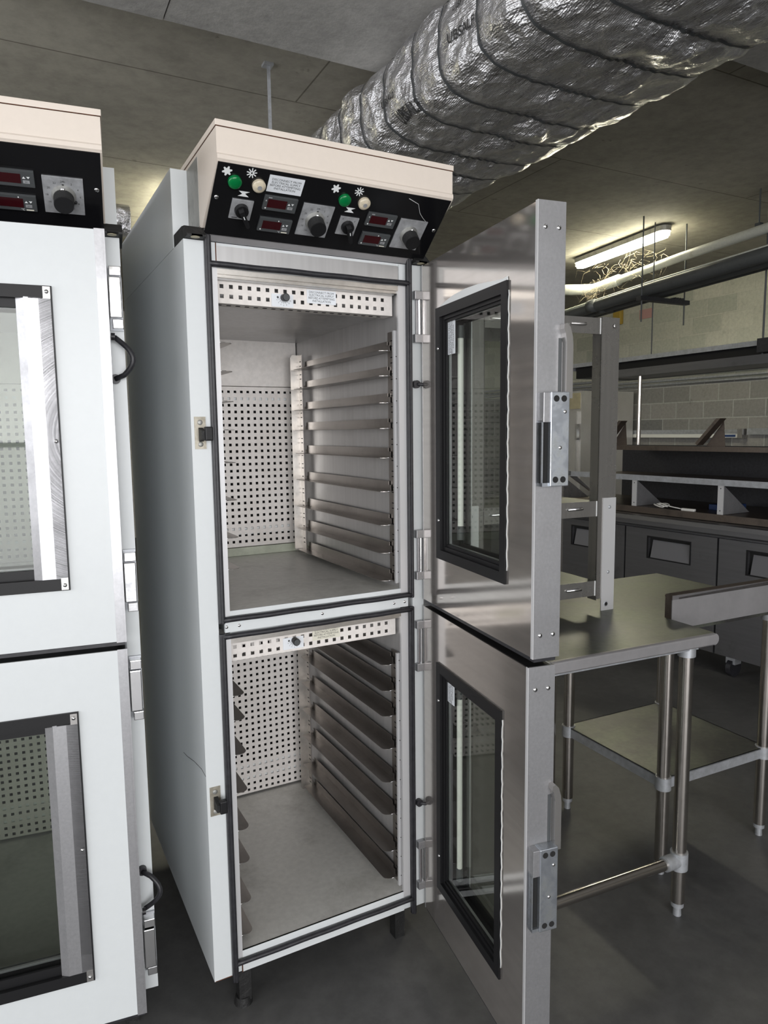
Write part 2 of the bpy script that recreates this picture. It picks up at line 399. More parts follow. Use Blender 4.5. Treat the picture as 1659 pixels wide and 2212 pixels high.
def frontM(x, y, z):
    """X right, Y up, Z towards -y"""
    return Matrix(((1, 0, 0, x), (0, 0, -1, y), (0, 1, 0, z), (0, 0, 0, 1)))

def screw(mb, M, r=.004, h=.002):
    mb.dome((0, 0, 0), r, h, chrome, 10, M); mb.box(-r*.7, r*.7, -.0004, .0004, h*.6, h*1.02, dark, M=M)

def door(root, z0, H, ang, closed, wz0, wz1, lz, hz):
    """origin at the hinge-side inner corner; x to the latch, y through the thickness (inner 0, outer .06)"""
    Wd, T = .56, .06
    a, b = .111, .452
    c, d = wz0-z0, wz1-z0
    m = MB()
    def lay(y0, y1, mt, m=m):
        m.box(.004, a, y0, y1, .002, H-.002, mt); m.box(b, Wd-.004, y0, y1, .002, H-.002, mt)
        m.box(a, b, y0, y1, .002, c, mt); m.box(a, b, y0, y1, d, H-.002, mt)
    lay(.0, .003, mirror_steel); lay(.003, .056, black); lay(.056, .06, white)
    # wrapped metal edges
    m.box(0, .0042, -.0006, .0612, 0, H, edge_steel); m.box(.004, .021, .0598, .0612, 0, H, edge_steel)
    m.box(Wd-.0042, Wd, -.0012, .0612, 0, H, edge_steel); m.box(Wd-.008, Wd+.0004, -.0014, 0, 0, H, alu)
    m.box(Wd-.016, Wd-.004, .0598, .0612, 0, H, edge_steel)
    o = m.build('door', root, (.590 if closed else .612, -.012, z0), ang)
    # window frames
    f = MB()
    f.frame(.098, .452, c, d, -.005, .002, .024, black)
    f.frame(.122, .440, c+.024, d-.022, .002, .006, .010, black)
    f.frame(.131, .432, c+.033, d-.031, .006, .011, .008, black)
    f.frame(.111, .452, c, d, .012, .058, .020, black)
    f.frame(.108, .468, c-.004, d+.002, .0605, .066, .026, black)
    f.frame(.112, .452, c+.002, d-.002, .046, .052, .04, black)
    f.build('window_frame', o)
    # sealant film curling out above the frame and along its latch side
    if z0 > .5:
        fl = [(.112, d), (.150, d+.009), (.20, d+.016), (.26, d+.019), (.32, d+.017), (.38, d+.011), (.43, d+.006), (.450, d+.008), (.452, d)]
        MB().prism(fl[::-1], 'y', -.0028, -.0012, whitep).build('sealant_film', o)
    pts = [(.4535+.0012*math.sin(k*1.3)+.0006*math.sin(k*3.1), -.001, c+.03+(d-c-.05)*k/60) for k in range(61)]
    MB().tube(pts, .0010, whitep, 5).build('sealant_bead', o)
    for zz in (c+.10, d-.10): MB().dome((.114, -.005, zz), .004, .003, chrome, 10, axis=(0, -1, 0)).build('frame_screw', o)
    sp = MB().frame(.136, .430, c+.036, d-.034, .013, .019, .006, edge_steel); sp.build('glazing_spacer', o)
    g = MB().box(.134, .451, .0112, .0125, c+.002, d-.002, glassm); g.build('window_pane', o)
    g = MB().box(.134, .451, .044, .0452, c+.002, d-.002, glassm); g.build('window_pane', o)
    # unlit lamp tube between the panes and the metal lamp cover outside
    lt = MB().cyl((.168, .031, c+.09), (.168, .031, d-.08), .0075, tubew, 12)
    lt.cyl((.168, .031, c+.055), (.168, .031, c+.09), .009, darkgrey, 12).cyl((.168, .031, d-.08), (.168, .031, d-.05), .009, darkgrey, 12)
    lt.build('lamp_tube', o)
    lc = MB(); xo = .111
    lc.prism([(xo, .066), (xo+.042, .066), (xo+.050, .0665), (xo+.066, .058), (xo+.066, .055), (xo+.044, .061), (xo, .061)][::-1], 'z', c+.022, d-.022, edge_steel)
    lc.box(xo, xo+.014, .0655, .068, c-.002, c+.024, steel); lc.box(xo, xo+.014, .0655, .068, d-.024, d, steel)
    Mo = lambda x, z: Matrix(((1, 0, 0, x), (0, 0, 1, .068), (0, -1, 0, z), (0, 0, 0, 1)))
    for (x, z) in ((xo+.007, c+.008), (xo+.007, d-.010), (xo+.006, (c+d)/2)): screw(lc, Mo(x, z), .0045, .003)
    lc.build('lamp_cover', o)['label'] = 'stainless lamp cover strip'
    # rivets on the latch edge
    for z in (H-.048, .048):
        for y in (.016, .046):
            rv = MB(); rv.dome((Wd, y, z), .005, .0022, chrome, 10, axis=(1, 0, 0)); rv.dome((Wd+.0018, y, z), .0016, .0006, dark, 8, axis=(1, 0, 0))
            rv.build('rivet', o)
    # latch
    la = MB(); z = lz-z0; hh = .182
    la.box(Wd, Wd+.024, .018, .060, z, z+hh, latchm, .0015)
    la.box(Wd, Wd+.014, .003, .018, z+.006, z+hh*.68, dark)
    la.box(Wd, Wd+.018, .003, .005, z, z+hh*.7, latchm)
    la.box(Wd, Wd+.022, .003, .019, z+hh*.68, z+hh-.001, edge_steel, .001)
    la.box(Wd, Wd+.020, .003, .018, z, z+.007, latchm)
    for zz in (z+.013, z+hh-.013):
        for y in (.030, .047): la.cyl((Wd+.0225, y, zz), (Wd+.0247, y, zz), .0062, dark, 14)
    for zz, y in ((z+hh-.038, .050), (z+.075, .040)): la.dome((Wd+.0235, y, zz), .004, .002, chrome, 10, axis=(1, 0, 0))
    la.build('latch', o)['label'] = 'worn metal door latch'
    # lever handle rising above the latch
    z2 = z+hh
    pr = [(.057, z2-.012), (.057, z2+.095), (.054, z2+.112), (.050, z2+.120), (.051, z2+.129), (.058, z2+.131), (.065, z2+.123), (.070, z2+.106), (.0715, z2+.09), (.0715, z2-.012)]
    h = MB().prism(pr, 'x', Wd-.022, Wd+.016, steel); h.box(Wd, Wd+.0006, .0485, .0560, z2, z2+.104, darkgrey)  # grey strip paints the dark gap beside the lever
    h.build('handle', o)
    # sticker
    st = MB().box(.140, .179, .0100, .0112, hz-.0405-z0, hz+.0405-z0, stickerm)
    Mt = Matrix(((0, -1, 0, .1595), (0, 0, -1, .0098), (1, 0, 0, hz-z0), (0, 0, 0, 1)))
    st.text(WARN, .0082, inkm, Mt); st.build('warning_sticker', o)
    # rubber seal strip on the inner side at the foot of the door
    MB().box(.004, Wd-.004, .004, .055, -.008, .0, rubber).build('door_seal', o)
    # hinge leaves carried by the door and the body
    return o

def cabinet(name, loc, rz, label, opened, angs):
    r = thing(name, label, 'retarder cabinet', loc, rz)
    # outer shell
    b = MB()
    b.box(0, .045, 0, D, ZB, ZT, white); b.box(.585, W, 0, D, ZB, ZT, white)
    b.box(.045, .585, .81, D, ZB, ZT, white); b.box(.045, .585, .004, .81, 1.855, ZT, white)
    b.box(.045, .585, .004, .81, ZB, .165, white)
    b.box(0.001, W-.001, .104, D, ZT+.002, 2.095, white)
    b.box(.002, W-.002, .01, D-.01, ZT, ZT+.002, dark)
    b.box(.073, .549, 0, .004, ZB, .140, white); b.box(.073, .549, 0, .004, .152, .171, white)
    b.box(.0715, .0735, -.0005, .004, ZB-.001, .140, rust); b.box(.002, .044, -.0004, .01, ZB-.001, ZB+.001, rust)
    if opened: b.tube([(-.0002, .245, .617), (-.0002, .20, .624), (-.0002, .119, .644), (-.0002, .041, .657), (-.0002, .002, .655)], .0007, darkgrey, 4)
    b.build('body', r)
    # header strip above the upper gasket
    hd = MB().box(.0735, .548, 0, .006, 1.868, 1.906, linerm); hd.box(.0715, .0735, .0, .004, 1.868, 1.912, rust)
    hd.box(.056, .071, 0, .006, 1.868, 1.912, white); hd.box(.550, .562, 0, .006, 1.868, 1.912, white)
    hd.build('header_strip', r)
    for (z0, z1, nm) in ((1.056, 1.850, 'u'), (.171, .985, 'l')):
        li = MB()
        li.box(.045, .060, .004, .80, z0-.012, z1+.005, linerm); li.box(.555, .585, .004, .80, z0-.012, z1+.005, linerm)
        li.box(.060, .555, .796, .81, z0, z1, linerm)
        li.box(.060, .555, .09, .80, z1-.055 if nm == 'u' else z1-.04, z1+.005, linerm)
        li.box(.060, .0735, -.001, .006, z0-.016, z1+.008, alu); li.box(.547, .569, -.001, .006, z0-.016, z1+.008, alu)
        # folded frame under the gasket bar
        li.box(.0735, .547, -.001, .006, z1-.006, z1+.006, uprm); li.box(.0735, .547, .006, .022, z1-.012, z1-.002, uprm)
        li.box(.0735, .547, .020, .034, z1-.014, z1+.005, linerm)
        li.build('inner_lining', r)
        fp = MB().box(.060, .555, .004, .80, z0-.012, z0-.001, floorpan)
        fp.box(.0735, .547, -.001, .004, z0-.012, z0, white)
        # raised round front corners
        fp.cyl((.100, .74, z0-.001), (.100, .74, z0+.0006), .014, dark, 20)
        fp.build('floor_pan', r)
        # rear perforated panel
        top = 1.640 if nm == 'u' else .945
        pz0 = z0+.030 if nm == 'u' else z0+.006
        pp = MB().perf(.062, .552, pz0, top, .750, .0012, perfm); pp.box(.062, .552, .7512, .77, top-.001, top, perfm); pp.box(.062, .552, .776, .79, pz0, top, dark)  # dark sheet behind the holes stands in for the cavity's shade
        pp.build('perforated_panel', r)
        for zz in ((1.607, 1.14) if nm == 'u' else (.27, .235)): MB().box(.062, .552, .757, .775, zz-.012, zz+.012, whitep).build('pale_backing_bar', r)  # pale bars added behind the rows whose holes come out pale
        if nm == 'u':
            MB().box(.062, .552, .745, .795, 1.642, 1.796, perfm).build('fan_cover', r)
            MB().box(.062, .54, .742, .80, z0, z0+.028, drainm).build('drain_lip', r)
        # dark behind the punched holes
        # fascia with dial and sticker
        fy = .035; fz0, fz1 = (1.785, 1.840) if nm == 'u' else (.920, .970)
        fa = MB().perf(.080, .549, fz0, fz1, fy, .0012, perfm, offz=fz0+(.0165 if nm == 'u' else .0125), offx=.0925)
        fa.box(.080, .549, fy+.0012, fy+.045, fz0, fz0+.001, perfm)
        if nm == 'u':
            for i in range(20): fa.box(.0925+i*.0225-.005, .0925+i*.0225+.005, fy-.0004, fy+.004, fz1-.0005, fz1+.003, dark)
        for i in range(20): fa.box(.0925+i*.0225-.005, .0925+i*.0225+.005, fy+.020, fy+.028, fz0-.0006, fz0+.0004, dark)
        fa.build('perforated_fascia', r)
        dx, dz = (.242, 1.803) if nm == 'u' else (.246, .943)
        dp = MB().box(dx-.028, dx+.028, fy-.002, fy-.0005, dz-.0165, dz+.014, stickerm)
        for k in range(7):
            a_ = math.radians(200+k*23)
            p = Vector((dx+.003, 0, dz+.006)); q = Vector((math.cos(a_), 0, math.sin(a_)))
            dp.tube([(p.x+q.x*.010, fy-.0021, p.z+q.z*.010), (p.x+q.x*.015, fy-.0021, p.z+q.z*.015)], .0003, inkm, 4)
            dp.text(str(k*2), .004, inkm, frontM(p.x+q.x*.0185, fy-.0022, p.z+q.z*.0185))
        dp.dome((dx-.012, fy-.002, dz+.006), .0028, .001, darkgrey, 8, axis=(0, -1, 0))
        dpo = dp.build('thermostat_plate', r)
        MB().cyl((dx+.003, fy-.002, dz+.006), (dx+.003, fy-.020, dz+.004), .0085, black, 14, .0095).cyl((dx+.003, fy-.020, dz+.004), (dx+.003, fy-.021, dz+.004), .008, darkgrey, 14).build('knob', dpo)
        sx, sz = (.346, 1.8175) if nm == 'u' else (.339, .955)
        st = MB().box(sx-.0395, sx+.0395, fy-.0016, fy-.0004, sz-.0165, sz+.0165, stickerm if nm == 'u' else stickerc)
        st.text(WARN, .0073, inkm, frontM(sx, fy-.0018, sz)); st.build('warning_sticker', r)
        # gasket ring
        ga = MB(); gz0, gz1 = (1.037, 1.863) if nm == 'u' else (.146, .996)
        t0, t1 = (gz0, ZT+.016) if nm == 'u' else (ZB-.006, gz1)
        for gx in (.052, .5765):
            ga.box(gx-.0075, gx+.0075, -.012, 0, t0-.008, t1+(.008 if nm == 'l' else 0), rubber, .003)
            ga.box(gx-.002, gx+.0045, -.0145, -.006, t0-.008, t1, rubber, .002)
        for gz in (gz0, gz1):
            pts = []
            for k in range(25):
                x = .052+(.5245)*k/24; sag = (.0 if k in (0, 24) else .0005*math.sin(k*.9))
                pts.append((x, -.008, gz+sag))
            ga.tube(pts, .0068, rubber, 10)
        ga.build('door_gasket', r)
        # rails
        zs = RU if nm == 'u' else RL
        for i, z in enumerate(zs):
            tl = .0012
            def ledge(x_in, x_w, s):
                e = MB(); y0, y1 = .034, .662; rr = .02
                # ledge outline with rounded inner corners
                if s > 0: poly = [(x_w, y0), (x_w, y1), (x_in+.003, y1), (x_in, y1-.006)]+[(x_in+rr-rr*math.cos(t), y0+rr-rr*math.sin(t)) for t in [PI/2*q/5 for q in range(6)]]
                else: poly = [(x_w, y0), (x_w, y1), (x_in-.003, y1), (x_in, y1-.006)]+[(x_in-rr+rr*math.cos(t), y0+rr-rr*math.sin(t)) for t in [PI/2*q/5 for q in range(6)]]
                e.prism(poly, 'z', z-tl, z, railm)
                xa = x_w-.008*s
                hgt = .026
                e.prism([(y0+.01, z), (y0+.01, z+.016), (y0+.022, z+.016), (y0+.022, z+hgt), (y1-.02, z+hgt), (y1-.02, z+.012), (y1, z+.012), (y1, z)], 'x', xa-.0006, xa+.0006, railm)
                e.tube([(x_in+rr*s*1., y0, z-.0002), (x_w-.012*s, y0, z-.0002)], .0009, chrome, 6)
                return e
            ledge(.508, .553, 1).build('tray_rail', r)
            z = z if nm == 'u' else RLL[i]
            if not (nm == 'u' and i == 8): ledge(.116, .062, -1).build('tray_rail', r)
        # slotted uprights
        uz0, uz1 = (zs[-1]-.01, zs[0]+.05) if nm == 'u' else (z0+.01, zs[0]+.035)
        if nm == 'u': uz0 = z0+.012
        for (x0, x1, side) in ((.530, .553, 1), (.062, .085, -1)):
            up = MB().box(x0+(.012 if side > 0 else 0), x1-(.012 if side < 0 else 0), .016, .0235, uz0, uz1, alu)
            up.box(x1-.004 if side > 0 else x0, x1 if side > 0 else x0+.004, .0235, .062, uz0, uz1, railm)
            xf = (x1-.0042) if side > 0 else x0+.0042
            zz = uz0+.03; k = 0
            while zz < uz1-.02:
                if k % 3 != 2: up.box(xf-.0004, xf+.0004, .032, .046, zz-.0013, zz+.0013, dark)
                if k % 4 == 0: up.dome(((x0+.019) if side > 0 else x0+.004, .0158, zz), .0016, .0004, dark, 6, axis=(0, -1, 0))
                zz += .0145; k += 1
            up.build('rack_upright', r)
        for (x0, x1) in ((.503, .534), (.081, .112)):
            up = MB().prism([(x0, uz0+.01), (x0+.006, uz0), (x1, uz0), (x1, uz1), (x0+.006, uz1), (x0, uz1-.01)], 'y', .672, .6735, uprm)
            xa = x1 if x0 > .3 else x0
            up.box(xa-.001, xa+.001, .645, .672, uz0, uz1, railm)
            if x0 > .3:
                zz = uz0+.03; k = 0
                while zz < uz1-.02:
                    if k % 3 != 2: up.box(xa-.0016, xa-.0009, .650, .662, zz-.0013, zz+.0013, dark)
                    zz += .0145; k += 1
            up.build('rack_upright', r)
    # mullion between the compartments
    mu = MB().box(.060, .569, -.002, .008, 1.0045, 1.0295, white); mu.box(.0735, .547, .004, .80, .992, 1.042, white)
    mu.build('mullion', r)
    for x in (.064, .095, .314, .525, .558):
        sc = MB(); screw(sc, frontM(x, -.002, 1.018), .0042); sc.build('screw', r)
    # catches on the left face
    for zc in (1.483, .588):
        ca = MB().box(.007, .033, -.002, 0, zc-.037, zc+.037, catchm)
        for zz in (zc+.024, zc-.026): ca.dome((.020, -.002, zz), .0062, .002, plategrey, 12, axis=(0, -1, 0))
        ca.prism([(-.002, zc+.012), (-.020, zc+.006), (-.034, zc+.004), (-.034, zc-.014), (-.018, zc-.016), (-.002, zc-.02)], 'x', .016, .026, legblack)
        ca.box(.022, .040, -.040, -.024, zc-.018, zc+.014, black, .003)
        ca.build('door_catch', r)['label'] = 'metal plate with black roller catch'
    # hinges on the right face
    for (za, zb_) in ((1.713, 1.846), (1.077, 1.214), (.818, .961), (.170, .315)):
        hi = MB()
        if opened:
            hi.box(.590, .611, -.016, 0, zb_-.022, zb_, edge_steel, .0015); hi.box(.590, .611, -.016, 0, za, za+.022, edge_steel, .0015)
            hi.box(.598, .602, -.006, 0, za+.022, zb_-.022, edge_steel); hi.cyl((.6065, -.008, za+.02), (.6065, -.008, zb_-.02), .0042, chrome, 12)
            hi.box(.6025, .605, -.006, -.001, za+.022, zb_-.022, rust)
        else:
            hi.box(.594, .6195, -.030, 0, zb_-.020, zb_, chrome, .0015); hi.box(.597, .6195, -.030, 0, za, za+.020, chrome, .0015)
            hi.box(.592, .618, -.034, -.004, za+.023, zb_-.023, chrome, .002)
            hi.box(.592, .6195, -.006, 0, za-.002, zb_+.004, galv)
        hi.build('hinge', r)
    # door cables
    for zc, s in ((1.605, 1), (.43, -1)):
        cb = MB().cyl((.597, 0, zc), (.597, -.012, zc), .0105, rubber, 16)
        if opened: cb.tube([(.597, -.008, zc), (.604, -.016, zc), (.616, -.022, zc-.002)], .0045, rubber, 10)
        else:
            ze = zc+.09*s
            pts = [(.597, -.012, zc)]
            for k in range(1, 13):
                t = k/12; pts.append((.599+.036*math.sin(PI*min(1, t*.93+.07)), -.020-.018*math.sin(PI*t), zc+(ze-zc)*t))
            cb.tube(pts, .0058, rubber, 10); cb.cyl((.592, -.03, ze), (.600, -.03, ze), .008, rubber, 12)
        cb.build('door_cable', r)
    # legs
    for (x, y, zf) in ((.083, .035, 0), (.556, .055, 0), (.083, .80, 0), (.556, .80, 0)):
        lg = MB().box(x-.016, x+.016, y-.016, y+.016, .012 if x < .3 else .0, ZB, legblack)
        if x < .3: lg.cyl((x-.002, y, 0), (x-.002, y, .022), .024, legblack, 14, .020)
        lg.build('leg', r)
    # control hood
    h = MB(); HX0, HX1 = (.040, .617) if opened else (.016, .593)
    prof = [(-.150, 2.036), (-.150, 2.103), (.168, 2.103), (.168, 1.938), (-.012, 1.938)]
    h.prism(prof[::-1], 'x', HX0, HX1, cream)
    h.box(HX0-.001, HX1+.001, -.1515, .170, 2.1035, 2.1045, rust)
    h.box(HX0-.002, HX1+.002, -.1525, .171, 2.1045, 2.1165, cream, .001)
    h.box(HX0-.0012, HX0, .004, .14, 1.945, 2.094, plategrey)
    h.prism([(-.150, 2.0365), (-.1535, 2.040), (-.1535, 2.048), (-.150, 2.052)][::-1], 'x', HX0, HX1, cream)
    h.build('control_hood', r)
    # underside channel with the two brackets
    cn = MB().prism([(-.020, 1.935), (-.004, 1.914), (.10, 1.914), (.10, 1.938)], 'x', .044, HX1-.012, splashm)
    for xx in (.002, .585):
        cn.prism([(-.030, 1.914), (-.030, 1.918), (-.005, 1.940), (.02, 1.944), (.10, 1.944), (.10, 1.914)], 'x', xx, xx+.042, legblack)
        cn.box(xx+.010, xx+.034, -.0300, -.0285, 1.914, 1.9185, black); cn.cyl((xx+.020, -.020, 1.9132), (xx+.020, -.020, 1.9142), .010, creamdull, 16)
    cn.build('hood_bracket', r)
    # sloping black panel
    pa = MB(); M = panelM(0, 0)
    pa.box(HX0+.0025, HX1-.0035, -.1735, -.001, .0, .0018, blackgloss, M=M)
    def star(u, w_, R, npt, mode):
        Mx = panelM(u, w_, .0020)
        if mode == 'lobes':
            poly = []
            for i in range(12):
                a_ = 2*PI*i/12+.3; rr = R if i % 2 == 0 else R*.55
                if i % 2 == 0: poly += [(rr*math.cos(a_-.14), rr*math.sin(a_-.14)), (rr*math.cos(a_+.14), rr*math.sin(a_+.14))]
                else: poly.append((rr*math.cos(a_), rr*math.sin(a_)))
            pa.prism(poly, 'z', 0, .0003, whitep, Mx)
        else:
            for i in range(npt):
                a_ = 2*PI*i/npt+.2; Rm = Mx @ Matrix.Rotation(a_, 4, 'Z')
                pa.box(.002, R, -.0011, .0011, 0, .0003+.00002*i, whitep, M=Rm)
    for u0, du, wo in ((.0643, 0, .0181), (.3125, 0, .0173)): star(u0, wo, .0108, 6, 'lobes')
    for u0, wo in ((.1165, .0140), (.3699, .0155)): star(u0, wo, .0112, 9, 'rays')
    for u0 in (.1094, .3627):
        Mx = panelM(u0, .064, .0020)
        pa.prism([(-.0115, .0060), (.0125, .0060), (.003, .0008), (.0125, -.0062), (-.0115, -.0062), (-.003, -.0006)], 'z', 0, .0003, whitep, Mx)
    cr = [(.500, .012), (.530, .022), (.545, .045), (.558, .056), (.576, .068)] if opened else []
    if cr: pa.tube([panelM(u, w_, .0018).translation for u, w_ in cr], .0005, whitep, 4)
    po = pa.build('control_panel', r)
    for u, w_ in ((.0533, .0807), (.6036, .0853) if opened else (.5794, .0817)):
        s_ = MB(); screw(s_, panelM(u, w_, .0018), .0052, .003); s_.build('screw', r)
    for u, w_, mt, nm_ in ((.0843, .0384, greenl, 'green'), (.1371, .0386, clearl, 'clear'), (.3411, .0402, greenl, 'green'), (.3908, .0406, clearl, 'clear')):
        M = panelM(u, w_, .0018)
        il = MB().cyl((0, 0, 0), (0, 0, .006), .0146, mt, 24, M=M, cap=False).dome((0, 0, .006), .0146, .005, mt, 24, M=M)
        if nm_ == 'clear': il.cyl((0, 0, .0106), (0, 0, .0113), .005, dialplate, 14, M=M)
        il.build('indicator_lamp', r)['label'] = nm_+' indicator lamp'
    st = MB().box(-.040, .040, -.0195, .0195, .0018, .0026, stickerm, M=panelM(.196, .0295))
    st.text(WARN, .0072, inkm, panelM(.196, .0295, .0028)); st.build('warning_sticker', r)
    for u, w_, ta in ((.1115, .101, -58), (.3700, .105, -66)):
        M = panelM(u, w_, .0018)
        sw = MB().box(-.024, .024, -.024, .024, 0, .003, dialplate, .0008, M=M)
        if u > .3:
            for tx_, px_ in (('0', -.017), ('1', -.006), ('2', .014)): sw.text(tx_, .006, inkm, panelM(u+px_, w_-.018 if px_ < -.01 else w_-.015, .0051))
        else: sw.box(-.018, -.006, -.0215, -.0195, .003, .0032, inkm, M=M)
        so = sw.build('rotary_switch', r)
        kb = MB().cyl((0, 0, .003), (0, 0, .013), .0155, black, 24, .0145, M=M)
        Mr = M @ Matrix.Rotation(math.radians(ta), 4, 'Z')
        kb.prism([(-.011, -.0055), (.030, -.0042), (.033, 0), (.030, .0042), (-.011, .0055)], 'z', .013, .028, black, Mr)
        kb.box(.0, .008, -.001, .001, .028, .0283, whitep, M=Mr)
        kb.build('switch_knob', so)
    for i, (u, w_) in enumerate(((.194, .0735), (.195, .1275), (.449, .0763) if opened else (.4265, .070), (.452, .130) if opened else (.4250, .124))):
        M = panelM(u, w_, .0018)
        dc = MB().box(-.0385, .0385, -.0175, .0175, 0, .006, darkgrey, .0012, M=M)
        for (x_, y_, w2, h2) in ((.0235, -.0055, .006, .0032),): dc.box(x_-w2, x_+w2, y_-h2, y_+h2, .006, .0066, dialplate, M=M)
        dc.text('SET', .0035, inkm, M @ Matrix.Translation((.0235, -.0055, .0068)))
        for x_, s_ in ((.0195, 1), (.0275, -1)):
            dc.prism([(x_-.003, .0035-.0022*s_), (x_+.003, .0035-.0022*s_), (x_, .0035+.0022*s_)][::s_], 'z', .006, .0064, whitep, M)
        if i % 2 == 0:
            dc.box(-.030, -.022, .0125, .0150, .006, .0062, dialplate, M=M)
            dc.text('*', .008, whitep, M @ Matrix.Translation((-.034, .004, .0064))); dc.text('Y', .004, whitep, M @ Matrix.Translation((-.034, .006, .0064)))
        else:
            dc.text('\u00b0C', .006, whitep, M @ Matrix.Translation((.012, -.0140, .0064))); dc.box(.018, .032, -.0158, -.0132, .006, .0062, stickerc, M=M)
            dc.dome((.006, .0128, .006), .0015, .0005, whitep, 8, M=M)
        dc.dome((-.032, -.0125, .006), .0018, .0005, whitep, 8, M=M)
        do = dc.build('digital_controller', r)
        MB().box(-.030, .014, -.0095, .0105, .006, .0066, display, M=M).build('display', do)
    for k, (u, w_) in enumerate(((.2865, .103), (.5385, .105) if opened else (.516, .1005))):
        M = panelM(u, w_, .0018)
        dp = MB().box(-.038, .038, -.041, .041, 0, .0028, dialplate, .0006, M=M)
        if not (opened and k == 1):
            for t, lab in enumerate(('24h', '2', '4', '6', '8', '10', '12', '14', '16', '18', '20', '22')):
                a_ = PI/2-2*PI*t/12
                dp.text(lab, .0062, inkm, M @ Matrix.Translation((.0315*math.cos(a_), .0315*math.sin(a_), .003)))
            for t in range(24):
                a_ = 2*PI*t/24
                dp.box(.021, .0235, -.0002, .0002, .0028, .003, inkm, M=M @ Matrix.Rotation(a_, 4, 'Z'))
            dp.box(-.002, .002, .022, .026, .0028, .0031, inkm, M=M)
        do = dp.build('timer_dial', r)
        kn = MB()
        kn.cyl((0, 0, .003), (0, 0, .012), .0235, plategrey, 28, .0205, M=M)
        kn.cyl((0, 0, .012), (0, 0, .034), .0198, legblack, 28, .0188, M=M); kn.cyl((0, 0, .034), (0, 0, .0362), .0184, black, 28, M=M)
        kn.dome((0, .017, .010), .006, .004, chrome, 10, M=M)
        kn.prism([(.018, -.004), (.025, -.008), (.018, -.010)], 'z', .006, .014, black, M)
        kn.build('timer_knob', do)
    # doors
    door(r, 1.020, .891, angs[0], not opened, 1.153, 1.785, 1.371, 1.708)
    door(r, .110, .894, angs[1], not opened, .236, .873, .440, .820)
    return r

cabinet('retarder_cabinet', (0, 0, 0), 0, 'white two-compartment bakery retarder cabinet with both doors open', True, (math.radians(261.7), math.radians(260.7)))
cabinet('retarder_cabinet', (-.7413, .1381, 0), -.1294, 'white retarder cabinet with closed windowed doors, cut off by the left edge', False, (PI, PI))

# ------------------------------------------------------------------ work tables
TT = -.0696
def tubeleg(mb_parent, x, y, ztop, zc=None, collar=True, mt=None):
    m = MB().cyl((x, y, .045), (x, y, ztop), .0205, mt or tubesteel, 20)
    if collar: m.cyl((x, y, ztop-.045), (x, y, ztop), .0255, galv, 20)
    m.cyl((x, y, .030), (x, y, .046), .0185, galv, 16); m.cyl((x, y, 0), (x, y, .032), .0125, galv, 12, .011)
    return m
t1 = thing('work_table', 'stainless work table with rounded front corner carrying the slotted shelf rack', 'table', (1.394, -.355, 0), TT)
tp = MB()
zt = .894; fw = .034
prof = []
top = MB()
# bullnosed top
cr = .022
outline = [(-.72, .0), (-cr*.2, .0)]+[(-cr*.2+.0, 0)]
m = MB()
m.box(-.72, -.004, .010, .75, zt-.030, zt, tableTop)
seg = 8
pf = [(.010, zt)]+[(.010-.012*math.sin(PI*k/seg*.5)*1.0, zt-.006+.006*math.cos(PI*k/seg*.5)) for k in range(1, seg+1)]+[(-.002, zt-fw+.004), (.002, zt-fw), (.010, zt-fw)]
m.prism(pf, 'x', -.72, -.012, splashm, smooth=False)  # paler steel on the edge paints in its brighter, light-facing side
m.prism([(-.012, zt), (-.012, zt-fw)]+[(-.012+.016*math.sin(PI*k/8), zt-fw/2-(fw/2)*math.cos(PI*k/8)) for k in range(0, 9)], 'y', .0, .75, splashm)
m.build('tabletop', t1)
MB().box(-.66, -.03, .04, .72, zt-.055, zt-.031, galv).build('apron_frame', t1)
for (x, y) in ((-.053, .062), (-.667, .062), (-.667, .69), (-.053, .69)): tubeleg(t1, x, y, .862).build('leg', t1)
for y in (.062,):
    st = MB().cyl((-.667, y, .178), (-.053, y, .178), .0165, tubesteel, 18)
    for x, s in ((-.053, -1), (-.667, 1)):
        st.cyl((x, y, .152), (x, y, .206), .0262, galv, 18); st.cyl((x, y, .179), (x+.058*s, y, .179), .0225, galv, 18)
    st.build('stretcher', t1)
# second table
t2 = thing('work_table', 'stainless table with raised splashback and undershelf behind the rack table', 'table', (1.394, -.355, 0), TT+.03)
z2 = .866
m = MB().box(.022, .62, .205, .80, z2-.03, z2, tableTop)
m.build('tabletop', t2)
m = MB().box(.022, .62, .186, .190, z2-.012, .962, splashm); m.box(.022, .62, .190, .206, z2-.012, z2+.006, splashm)
m.prism([(.186, .948), (.186, .964), (.196, .969), (.212, .963), (.214, .956), (.196, .958)], 'x', .020, .62, brownsteel)
m.box(.022, .026, .188, .214, z2-.01, .958, brownsteel)
m.build('splashback', t2)
for (x, y) in ((.065, .236), (.065, .70), (.560, .236), (.560, .70)):
    tubeleg(t2, x, y, z2-.015).build('leg', t2)
sh = MB().box(.055, .570, .226, .71, .333, .337, tableTop); sh.box(.055, .570, .226, .230, .300, .337, galv)
sh.box(.055, .059, .226, .71, .300, .337, galv); sh.box(.566, .570, .226, .71, .300, .337, galv); sh.box(.055, .570, .706, .71, .300, .337, galv)
for (x, y) in ((.065, .236), (.065, .70), (.560, .236), (.560, .70)): sh.cyl((x, y, .297), (x, y, .340), .0255, galv, 18)
sh.build('undershelf', t2)

